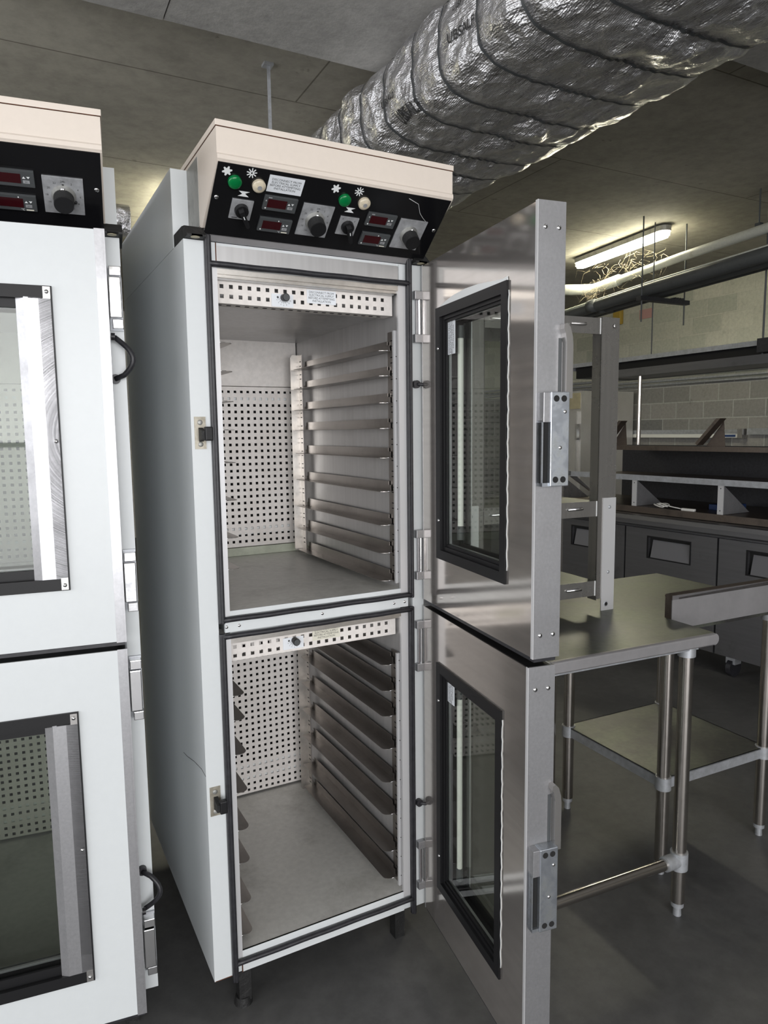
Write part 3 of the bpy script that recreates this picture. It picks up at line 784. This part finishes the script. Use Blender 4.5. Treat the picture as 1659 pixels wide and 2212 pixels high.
# slotted shelf rack on the first table
rk = thing('shelf_rack', 'upright stainless shelf rack standing on the rounded work table', 'rack', (1.394, -.355, 0), TT)
YF, YB = .352, .615
for (xa, xb, sgn) in ((-.143, -.071, 1), (-.640, -.568, -1)):
    for (ya, s2) in ((YF, 1), (YB, -1)):
        p = MB()
        p.box(xa, xb, ya, ya+.003*s2, .894+(.04 if True else 0), 1.826, steel) if s2 > 0 else p.box(xa, xb, ya-.003, ya, .934, 1.826, steel)
        xe = xa if sgn > 0 else xb-.003
        y_a, y_b = sorted((ya, ya+.040*s2))
        p.box(xe, xe+.003, y_a, y_b, .93, 1.826, steel)
        y_c, y_d = (ya-.003, ya) if s2 > 0 else (ya, ya+.003)
        xc0, xc1 = (xb-.052, xb) if sgn > 0 else (xa, xa+.052)
        p.box(xc0, xc1, y_c, y_d, .894, 1.262, alu)
        if s2 > 0:
            for zz in (1.232, 1.02): p.dome(((xc0+xc1)/2, y_c, zz), .006, .003, galv, 10, axis=(0, -1, 0))
            p.dome(((xc0+xc1)/2+.005, y_c, 1.800), .007, .003, steel, 10, axis=(0, -1, 0))
            p.dome(((xc0+xc1)/2-.006, y_c, .915), .007, .002, dark, 10, axis=(0, -1, 0)); p.dome(((xc0+xc1)/2-.006, y_c, .915), .009, .0012, galv, 10, axis=(0, -1, 0))
        p.build('post', rk)
for zt_ in (.994, 1.253, 1.823):
    s = MB().box(-.64, -.143, YF+.004, YF+.007, zt_-.049, zt_, steel); s.box(-.64, -.143, YF+.007, YB, zt_-.003, zt_, tableTop if zt_ < 1.8 else steel)
    s.box(-.64, -.143, YB-.003, YB, zt_-.049, zt_, steel)
    for xx in (-.235, -.52):
        s.tube([(xx-.028, YF+.0045, zt_-.022), (xx-.024, YF+.0015, zt_-.022), (xx+.020, YF-.0005, zt_-.022), (xx+.028, YF-.003, zt_-.0215), (xx+.030, YF+.003, zt_-.0215)], [.001, .0045, .005, .005, .002], chrome if zt_ < 1.3 else steel, 8)
    s.box(-.146, -.141, YF+.003, YF+.006, zt_-.049, zt_, whitep)
    s.build('shelf', rk)

# ------------------------------------------------------------------ duct
DY0, DY1 = -1.6, 3.6
straps = [-1.45, -1.2, -.98, -.73, -.50, -.25, .0, .23, .47, .71, .91, 1.15, 1.36, 1.60, 1.85, 2.1, 2.35, 2.6, 2.85, 3.1, 3.35]
dct = thing('insulated_duct', 'foil-wrapped air duct with dark straps crossing the ceiling above the open cabinet', 'duct', (0, 0, 0), RZ)
def duct_section(y, off=0.):
    # rounded rectangle, squeezed at the straps
    dmin = min(abs(y-s) for s in straps); nb = sorted(abs(y-s) for s in straps)
    bulge = (1-math.exp(-(dmin/.045)**2))
    pts = []
    X_0, X_1, Z_0, Z_1, rad = 1.115, 1.965, 2.715, 3.085, .115
    N = 144
    cx, cz = (X_0+X_1)/2, (Z_0+Z_1)/2; hx, hz = (X_1-X_0)/2, (Z_1-Z_0)/2
    for k in range(N):
        t = 2*PI*k/N
        # superellipse-like by walking the rounded rectangle
        c_, s_ = math.cos(t), math.sin(t)
        e = 4.2
        rr = (abs(c_/hx)**e+abs(s_/hz)**e)**(-1/e)
        x = cx+rr*c_; z = cz+rr*s_
        nrm = Vector((c_, 0, s_))
        sag = .022*bulge*max(0, -s_)*(.4+.6*noise.noise(Vector((x*1.5, y*2.2, 4))))+.010*bulge
        nz = noise.noise(Vector((x*5, y*2.6, z*5)))*.020+noise.noise(Vector((x*13, y*6, z*13)))*.017+abs(noise.noise(Vector((x*24, y*13, z*24))))*.009
        # folds gathered by the straps
        fold = .0025*math.exp(-(dmin/.07)**2)*math.sin(t*34+3*noise.noise(Vector((y*2, 0, t))))
        rise = .0
        d_ = sag+nz*(.4+bulge)+fold+off
        pts.append((x+nrm.x*d_, y, z+nrm.z*d_+rise))
    return pts
def sweep(ys, off, mt, mb):
    N = 144; vs = []
    for y in ys: vs += duct_section(y, off)
    fs = []
    for i in range(len(ys)-1):
        for k in range(N): fs.append((i*N+k, (i+1)*N+k, (i+1)*N+(k+1) % N, i*N+(k+1) % N))
    mb.add(vs, fs, mt, True)
    return mb
ys = [DY0+(DY1-DY0)*i/420 for i in range(421)]
sweep(ys, 0, foilm, MB()).build('foil_wrap', dct)
for s in straps:
    sweep([s-.006, s-.005, s+.005, s+.006], .005, darkgrey, MB()).build('strap', dct)
for yy in (-1.1, .85, 2.5):
    MB().box(1.30, 1.80, yy, yy+.03, 3.085, 3.10 if yy < 1.3 else CEIL, galv).build('hanger_band', dct)
# print on the wrap
for (yy, zz, sz) in ((.56, 2.868, .046), (.56, 2.965, .034), (1.10, 2.852, .040), (.985, 2.765, .05), (-.05, 2.86, .046)):
    Mx = Matrix(((0, 0, -1, 1.10), (-1, 0, 0, yy), (0, 1, 0, zz), (0, 0, 0, 1)))
    pr_ = MB(); pr_.text('UBSALF', sz, inkm, Mx, bold=True)
    # drape the lettering on the crumpled side
    for i, v in enumerate(pr_.v):
        best = sorted([p for p in duct_section(v.y, .003) if p[0] < 1.5], key=lambda p: abs(p[2]-v.z))[:2]
        w1_ = abs(best[1][2]-v.z)/max(1e-6, abs(best[0][2]-v.z)+abs(best[1][2]-v.z))
        v.x = best[0][0]*w1_+best[1][0]*(1-w1_)-.003
    pr_.build('printed_mark', dct)
d2 = MB()
N = 24; vs = []; fs = []
for i in range(61):
    x = -.6+.98*i/60
    for k in range(N):
        t = 2*PI*k/N; rr = .095+.014*noise.noise(Vector((x*7, math.cos(t)*3, math.sin(t)*3)))
        vs.append((x, 3.35+rr*math.cos(t), 2.86+rr*math.sin(t)))
for i in range(60):
    for k in range(N): fs.append((i*N+k, i*N+(k+1) % N, (i+1)*N+(k+1) % N, (i+1)*N+k))
d2.add(vs, fs, foilm, True); d2.box(-.3, -.27, 3.34, 3.36, 2.9, CEIL, galv); d2.box(.2, .23, 3.34, 3.36, 2.9, CEIL, galv)
tag(d2.build('foil_duct', rotz=RZ), 'small foil-wrapped duct glimpsed in the gap between the two white cabinets', 'duct')

# ------------------------------------------------------------------ ceiling lights
def batten(name, label, x, y, rot, L, lampm=lampm):
    r = thing(name, label, 'ceiling light', (x, y, CEIL), rot)
    b = MB()
    out = [(-.055, 0), (.055, 0)]
    def stad(hw, hl, n=8):
        return [(hw*math.cos(PI*k/n), hl-hw+hw*math.sin(PI*k/n)) for k in range(n+1)]+[(-hw*math.cos(PI*k/n), -hl+hw-hw*math.sin(PI*k/n)) for k in range(n+1)]
    b.prism(stad(.062, L/2+.012), 'z', -.055, -.012, plategrey); b.build('housing', r)
    MB().box(-.02, .02, -L/2*.6, -L/2*.6+.05, -.012, 0, galv).box(-.02, .02, L/2*.6-.05, L/2*.6, -.012, 0, galv).build('mounting_clip', r)
    e = MB().prism(stad(.055, L/2), 'z', -.085, -.0555, lampm); e.prism(stad(.042, L/2-.012), 'z', -.102, -.085, lampm); e.build('diffuser', r)
    return r
batten('batten_light', 'lit fluorescent batten light on the ceiling above the pipes', 4.783, 3.292, math.radians(-8.5), 1.27)
batten('batten_light', 'lit ceiling light hidden behind the cabinet tops, seen by its glow', .90, 4.15, math.radians(-7), 1.34)

batten('batten_light', 'added unseen fill light, a lit batten on the ceiling nearest the wide opening', 5.2, -1.8, math.radians(-7), 1.34, lampw)  # added fill lamp out of frame, brightens the right side of the room

# hanging rod on the left
hr = MB().box(.775, .820, 1.70, 1.745, CEIL-.012, CEIL, galv); hr.box(.793, .809, 1.718, 1.722, 2.5, CEIL-.01, galv)
tag(hr.build('hanger_strap', rotz=RZ), 'flat grey hanger strap dropping from the ceiling behind the open cabinet', 'hanger')

# ------------------------------------------------------------------ pipes
pw = MB()
pw.tube([(4.40, .2, 2.90), (4.52, 1.75, 2.90), (4.66, 2.6, 2.90), (4.95, 3.86, 2.90), (4.93, 3.98, 2.90), (4.2, 4.35, 2.90), (3.2, 4.8, 2.90)], .038, pipewhite, 14)
pw.tube([(4.86, 3.5, 2.90), (4.94, 3.82, 2.90), (4.96, 3.95, 2.90), (4.86, 4.02, 2.90), (4.6, 4.15, 2.90)], .052, pipewhite, 14)
tag(pw.build('overhead_pipe', rotz=RZ), 'white painted pipe bending away below the batten light', 'pipe')
for i, (dx, r_) in enumerate(((0, .052), (.115, .055), (.225, .045))):
    def PP(sx, sz): return [(4.02+dx+sx, .6, 2.63+sz), (4.19+dx+sx, 1.6, 2.63+sz), (4.38+dx+sx, 2.7, 2.63+sz), (4.72+dx+sx, 4.2, 2.63+sz), (5.0+dx+sx, 5.6, 2.63+sz)]
    p = MB(); p.tube(PP(0, 0), r_, pipedark, 16); p.tube(PP(-.35*r_, r_*.9), .010, pipewhite, 6)  # thin pale line along the top paints a highlight on the lagging
    for yy in (1.15, 3.45):
        q_ = [(4.02+dx+(yy-.6)*.175-.0, yy, 2.63), (4.02+dx+(yy-.52)*.175, yy+.08, 2.63)]
        p.tube(q_, r_+.008, pipedark, 16)
    tag(p.build('lagged_pipe', rotz=RZ), ('dark lagged pipe nearest the open doors, on the trapeze bracket', 'thick dark lagged pipe in the middle of the trapeze bracket', 'dark lagged pipe nearest the block wall, on the trapeze bracket')[i], 'pipe')
tb = MB().box(4.26, 4.84, 2.66, 2.71, 2.530, 2.565, rubber)
tb.cyl((4.295, 2.685, 2.36), (4.295, 2.685, CEIL), .006, darkgrey, 8).cyl((4.80, 2.685, 2.36), (4.80, 2.685, CEIL), .006, darkgrey, 8)
for k in range(4): tb.box(4.66+k*.03, 4.675+k*.03, 2.66, 2.71, 2.565, 2.58, rubber)
tag(tb.build('pipe_bracket', rotz=RZ), 'black trapeze bracket on two rods holding the dark pipes', 'bracket')
pc = MB().cyl((4.55, 1.84, 2.93), (4.55, 1.84, CEIL), .006, darkgrey, 8).box(4.53, 4.57, 1.82, 1.86, 2.935, 2.96, darkgrey)
tag(pc.build('pipe_hanger', rotz=RZ), 'thin rod hanging the white pipe at the right edge', 'hanger')
# cobwebs
wb = MB()
rnd = random.Random(3)
for k in range(46):
    a = Vector((rnd.uniform(4.6, 4.85), rnd.uniform(2.9, 3.8), rnd.uniform(2.92, 3.08))); pts = [a]
    for j in range(5):
        a = a+Vector((rnd.uniform(-.05, .05), rnd.uniform(-.09, .09), rnd.uniform(-.06, .025))); pts.append(a)
    wb.tube(pts, .0011, webm, 4)
for k in range(30):
    a = Vector((4.9+rnd.uniform(-.1, .1), 3.8+rnd.uniform(-.2, .2), 2.9+rnd.uniform(-.05, .05))); pts = [a]
    for j in range(5):
        a = a+Vector((rnd.uniform(-.07, .07), rnd.uniform(-.07, .07), rnd.uniform(-.07, .03))); pts.append(a)
    wb.tube(pts, .0012, webm, 4)
o = wb.build('cobweb', rotz=RZ); tag(o, 'dusty cobwebs hanging below the batten light', 'cobweb'); o['kind'] = 'stuff'

# ------------------------------------------------------------------ black canopy and shelf over the counter
cp = thing('canopy', 'long black-bottomed canopy hung on rods in front of the block wall', 'canopy', (0, 0, 0), RZ)
c_ = MB().box(4.52, 5.25, 1.74, 3.75, 2.085, 2.10, rubber); c_.box(4.55, 5.25, 1.76, 3.72, 1.972, 2.085, black); c_.build('deck', cp)
c_ = MB().box(4.50, 4.52, 1.74, 3.75, 2.075, 2.112, galv); c_.box(4.50, 5.25, 3.75, 3.77, 2.05, 2.11, galv); c_.build('front_lip', cp)
c_ = MB().cyl((4.52, 2.77, 2.11), (4.52, 2.77, CEIL), .005, darkgrey, 8); c_.build('hanging_rod', cp)
c_ = MB().cyl((4.52, 1.745, 2.0), (4.52, 1.745, CEIL), .007, darkgrey, 8).box(4.46, 4.58, 1.60, 1.75, 2.02, 2.12, rubber); c_.build('hanging_rod', cp)
os_ = thing('overshelf', 'grey steel shelf on a round post behind the prep counter', 'shelf', (0, 0, 0), RZ)
MB().box(4.0, 4.30, .7, 2.70, 1.895, 1.955, fridge_dark).build('shelf_board', os_)
MB().cyl((4.02, 2.42, 0), (4.02, 2.42, 1.89), .016, tubesteel, 14).build('post', os_)
MB().cyl((4.02, .8, 0), (4.02, .8, 1.89), .016, steel, 14).build('post', os_)

# wall services
for i, (z, r_) in enumerate(((2.12, .016), (2.065, .016), (2.02, .014))):
    tag(MB().cyl((6.965, 0, z-.01), (6.965, 8.9, z+.04), r_, galv, 8).build('wall_conduit', rotz=RZ),
        ('uppermost grey conduit along the block wall', 'middle grey conduit along the block wall', 'lowest grey conduit along the block wall')[i], 'conduit', 'wall conduits')
fs_ = thing('strip_light', 'unlit strip light fixed low on the grey block wall', 'strip light', (0, 0, 0), RZ)
MB().box(6.92, 6.99, 3.63, 5.35, 1.41, 1.46, galv).box(6.90, 6.99, 3.60, 3.66, 1.36, 1.465, steel).build('housing', fs_)
MB().box(6.925, 6.985, 3.68, 5.25, 1.365, 1.41, tubew).build('diffuser', fs_)
MB().box(6.915, 6.925, 3.70, 3.88, 1.375, 1.40, bluep).build('label', fs_)
tag(MB().box(6.95, 6.99, 1.2, 3.58, 1.40, 1.47, galv).build('wall_rail', rotz=RZ), 'grey rail on the block wall right of the strip light', 'rail')
tag(MB().box(6.985, 6.995, 5.02, 5.22, 2.90, 3.02, redlabel).build('wall_label', rotz=RZ), 'faded pink label high on the block wall', 'label')
tag(MB().box(6.93, 6.995, 5.50, 5.64, 2.88, 3.1, yellowp, .02).build('junction_box', rotz=RZ), 'ochre box high on the block wall beside the pink label', 'box')

# upright fridge at the far end
uf = thing('upright_fridge', 'tall stainless upright fridge against the far block wall', 'fridge', (0, 0, 0), RZ)
MB().box(6.0, 6.90, 5.20, 6.30, .1, 1.965, fridgem).build('body', uf)
MB().box(5.985, 6.0, 5.22, 6.30, 1.74, 1.94, creamdull).build('header_panel', uf)
fd = MB().box(5.95, 6.0, 5.24, 6.28, .16, 1.71, fridgem, .004).build('door', uf)
MB().box(5.94, 5.985, 5.215, 5.245, 1.35, 1.55, chrome).build('hinge', fd)
MB().box(6.03, 6.06, 5.24, 5.27, 0, .1, black).box(6.83, 6.87, 5.24, 5.27, 0, .1, black).box(6.03, 6.06, 6.2, 6.24, 0, .1, black).box(6.83, 6.87, 6.2, 6.24, 0, .1, black).build('foot', uf)

# ------------------------------------------------------------------ prep counter
KZ = math.radians(2.)
pcn = thing('prep_counter', 'dark stainless refrigerated prep counter with recessed door handles', 'counter', (0, 0, 0), KZ)
KX = 3.283; KY0, KY1 = -.47, 2.98
b = MB().box(KX+.03, 4.0, KY0, KY1, .15, .862, fridge_dark)
b.build('body', pcn)
MB().prism([(3.233, .872), (3.233, .90), (3.240, .925), (3.26, .932), (3.98, .932), (3.98, .862), (3.245, .862)], 'y', KY0-.03, KY1+.03, fridge_dark).build('worktop', pcn)
ysd = [KY1, 2.249, 1.574, .899, .224, KY0]
for i in range(5):
    y1, y0 = ysd[i]-.006, ysd[i+1]+.006
    yc = (y0+y1)/2; hy0, hy1 = yc-.155, yc+.155
    if i == 1: hy0, hy1 = 1.745, 2.055
    d_ = MB(); za, zb_ = .155, .842; hz0, hz1 = .655, .792
    d_.box(KX, KX+.03, y0, hy0, za, zb_, fridge_dark); d_.box(KX, KX+.03, hy1, y1, za, zb_, fridge_dark)
    d_.box(KX, KX+.03, hy0, hy1, za, hz0, fridge_dark); d_.box(KX, KX+.03, hy0, hy1, hz1, zb_, fridge_dark)
    do = d_.build('door', pcn)
    h_ = MB(); h_.box(KX+.025, KX+.029, hy0, hy1, hz0, hz1, dark)
    h_.prism([(KX-.002, hz0), (KX+.024, hz1-.02), (KX+.028, hz1-.02), (KX+.028, hz0)], 'y', hy0+.004, hy1-.022, recessgrey)
    h_.frame(hy0-.006, hy1+.006, hz0-.002, hz1+.006, KX-.003, KX+.001, .008, black, Matrix(((0, 1, 0, 0), (1, 0, 0, 0), (0, 0, 1, 0), (0, 0, 0, 1))))
    h_.build('handle', do)
for y in (2.8, .86, -.3, 1.7):
    c_ = MB().cyl((3.42, y-.015, .055), (3.42, y+.015, .055), .055, rubber, 20).box(3.39, 3.45, y-.03, y+.03, .08, .15, galv)
    c_.build('castor', pcn)
# tiered rack on the counter
tr = thing('tiered_bin_rack', 'tiered dark steel ingredient rack standing on the prep counter', 'rack', (0, 0, 0), KZ)
KX2 = 3.305
m = MB().box(KX2, KX2+.012, KY0, 2.2, .936, .977, brownsteel); m.box(KX2+.012, 3.90, KY0, 2.2, .966, .9755, brownsteel); m.box(3.88, 3.90, KY0, 2.2, .933, .966, brownsteel); m.build('lower_tray', tr)
m = MB().box(KX2-.012, KX2, KY0, 2.11, 1.147, 1.183, galv); m.box(KX2, 3.90, KY0, 2.11, 1.150, 1.160, brownsteel); m.build('middle_shelf', tr)
m = MB().box(3.90, 3.92, KY0, 2.15, .94, 1.36, rubber); m.build('back_panel', tr)
m = MB().box(3.42, 3.44, KY0, 1.93, 1.338, 1.368, brownsteel); m.box(3.44, 3.92, KY0, 1.93, 1.345, 1.355, brownsteel)
m.prism([(3.42, 1.338), (3.38, 1.355), (3.42, 1.372)], 'y', 1.90, 1.93, brownsteel); m.build('top_shelf', tr)
for yc in (1.528, .91, .25):
    m = MB().box(KX2-.002, KX2+.004, yc-.018, yc+.018, .978, 1.147, alu)
    m.prism([(KX2+.004, .978), (KX2+.004, 1.147), (3.56, .978)], 'y', yc-.018, yc-.015, edge_steel)
    for zz in (1.0, 1.13): m.dome((KX2-.002, yc, zz), .004, .0015, darkgrey, 8, axis=(-1, 0, 0))
    m.build('divider', tr)
m = MB().prism([(KX2-.012, 1.183), (KX2+.26, .99), (KX2-.012, 1.15)], 'y', 2.085, 2.11, steel); m.prism([(KX2, .95), (KX2, 1.15), (3.62, .95)], 'y', 2.19, 2.2, steel); m.build('end_plate', tr)
for yc in (1.75, 1.02):
    m = MB()
    Mx = Matrix.Translation((3.43, yc+.11, 1.368))
    m.prism([(yc+.115, 1.375), (yc+.10, 1.39), (yc-.035, 1.535), (yc-.010, 1.537), (yc+.125, 1.39)], 'x', 3.38, 3.44, brownsteel)
    m.prism([(yc-.02, 1.52), (yc-.035, 1.355), (yc+.09, 1.372)], 'x', 3.438, 3.442, brownsteel)
    m.build('bracket', tr)
# cable and blue sheet lying in the rack
cx_, cy_ = 3.335, 1.345
m = MB(); pts = []
for k in range(40):
    t = k/40*2*PI*2.6; rr = .030+.012*math.sin(t*.7)
    pts.append((cx_+rr*math.cos(t)*.6+.01, cy_+rr*math.sin(t)*1.3, .980+.016*abs(math.sin(t*.9))+k*.0003))
pts += [(cx_-.005, cy_-.04, 1.0), (cx_-.01, cy_-.10, .992), (cx_-.002, cy_-.17, .984)]
m.tube(pts, .0035, cableW, 6)
m.box(cx_-.014, cx_+.008, cy_-.25, cy_-.16, .976, .992, cableW, .004)
tag(m.build('power_cable', rotz=KZ), 'coiled white cable with a long plug lying in the rack on the prep counter', 'cable')
tag(MB().box(3.50, 3.70, 1.0, 1.12, .976, 1.01, bluep, .004).build('blue_tub', rotz=KZ), 'small blue tub lying inside the rack beside a divider', 'tub')

# ------------------------------------------------------------------ light
def area(name, loc, rot, sx, sy, e, col):
    l = bpy.data.lights.new(name, 'AREA'); l.shape = 'RECTANGLE'; l.size = sx; l.size_y = sy; l.energy = e; l.color = col
    o = bpy.data.objects.new(name, l); C.objects.link(o); o.location = loc; o.rotation_euler = rot
    return o
def panel(name, loc, rot, sx, sy, L, col): area(name, loc, rot, sx, sy, L*math.pi*sx*sy, col)
panel('daylight', ((OX0+OX1)/2, Y0-.1, 2.12), (math.radians(90), 0, RZ), OX1-OX0-.15, 1.4, 6.2, (1.0, .985, .975))
panel('daylight_from_yard', ((OX0+OX1)/2, Y0-.1, .72), (math.radians(90), 0, RZ), OX1-OX0-.15, 1.3, 4.2, (1.0, .985, .97))
panel('window_daylight', (X0-.16, (LY0+LY1)/2, 1.925), (math.radians(90), 0, math.radians(-90)+RZ), LY1-LY0-.1, 2.0, 2.6, (1.0, .985, .975))
wd = bpy.data.worlds.new('World'); bpy.context.scene.world = wd; wd.use_nodes = True
wd.node_tree.nodes['Background'].inputs[0].default_value = (.7, .8, 1, 1); wd.node_tree.nodes['Background'].inputs[1].default_value = .6

# ------------------------------------------------------------------ camera
yaw, pit, rol = -.49389293, -.11305978, -.01213228
fwd = Vector((-math.sin(yaw)*math.cos(pit), math.cos(yaw)*math.cos(pit), math.sin(pit)))
right = Vector((math.cos(yaw), math.sin(yaw), 0)); up = right.cross(fwd)
r2 = right*math.cos(rol)+up*math.sin(rol); u2 = -right*math.sin(rol)+up*math.cos(rol)
cam = bpy.data.cameras.new('Camera'); co = bpy.data.objects.new('Camera', cam); C.objects.link(co)
M = Matrix(((r2.x, u2.x, -fwd.x, -.38536793), (r2.y, u2.y, -fwd.y, -1.64167793), (r2.z, u2.z, -fwd.z, 1.48047869), (0, 0, 0, 1)))
co.matrix_world = M
cam.sensor_fit = 'HORIZONTAL'; cam.sensor_width = 36; cam.lens = 1525.372*36/1659; cam.clip_start = .02
bpy.context.scene.camera = co
vs_ = bpy.context.scene.view_settings
bpy.context.scene.display_settings.display_device = 'sRGB'
vs_.view_transform = 'Standard'; vs_.look = 'None'; vs_.gamma = 1; vs_.exposure = 0.34; vs_.use_curve_mapping = False
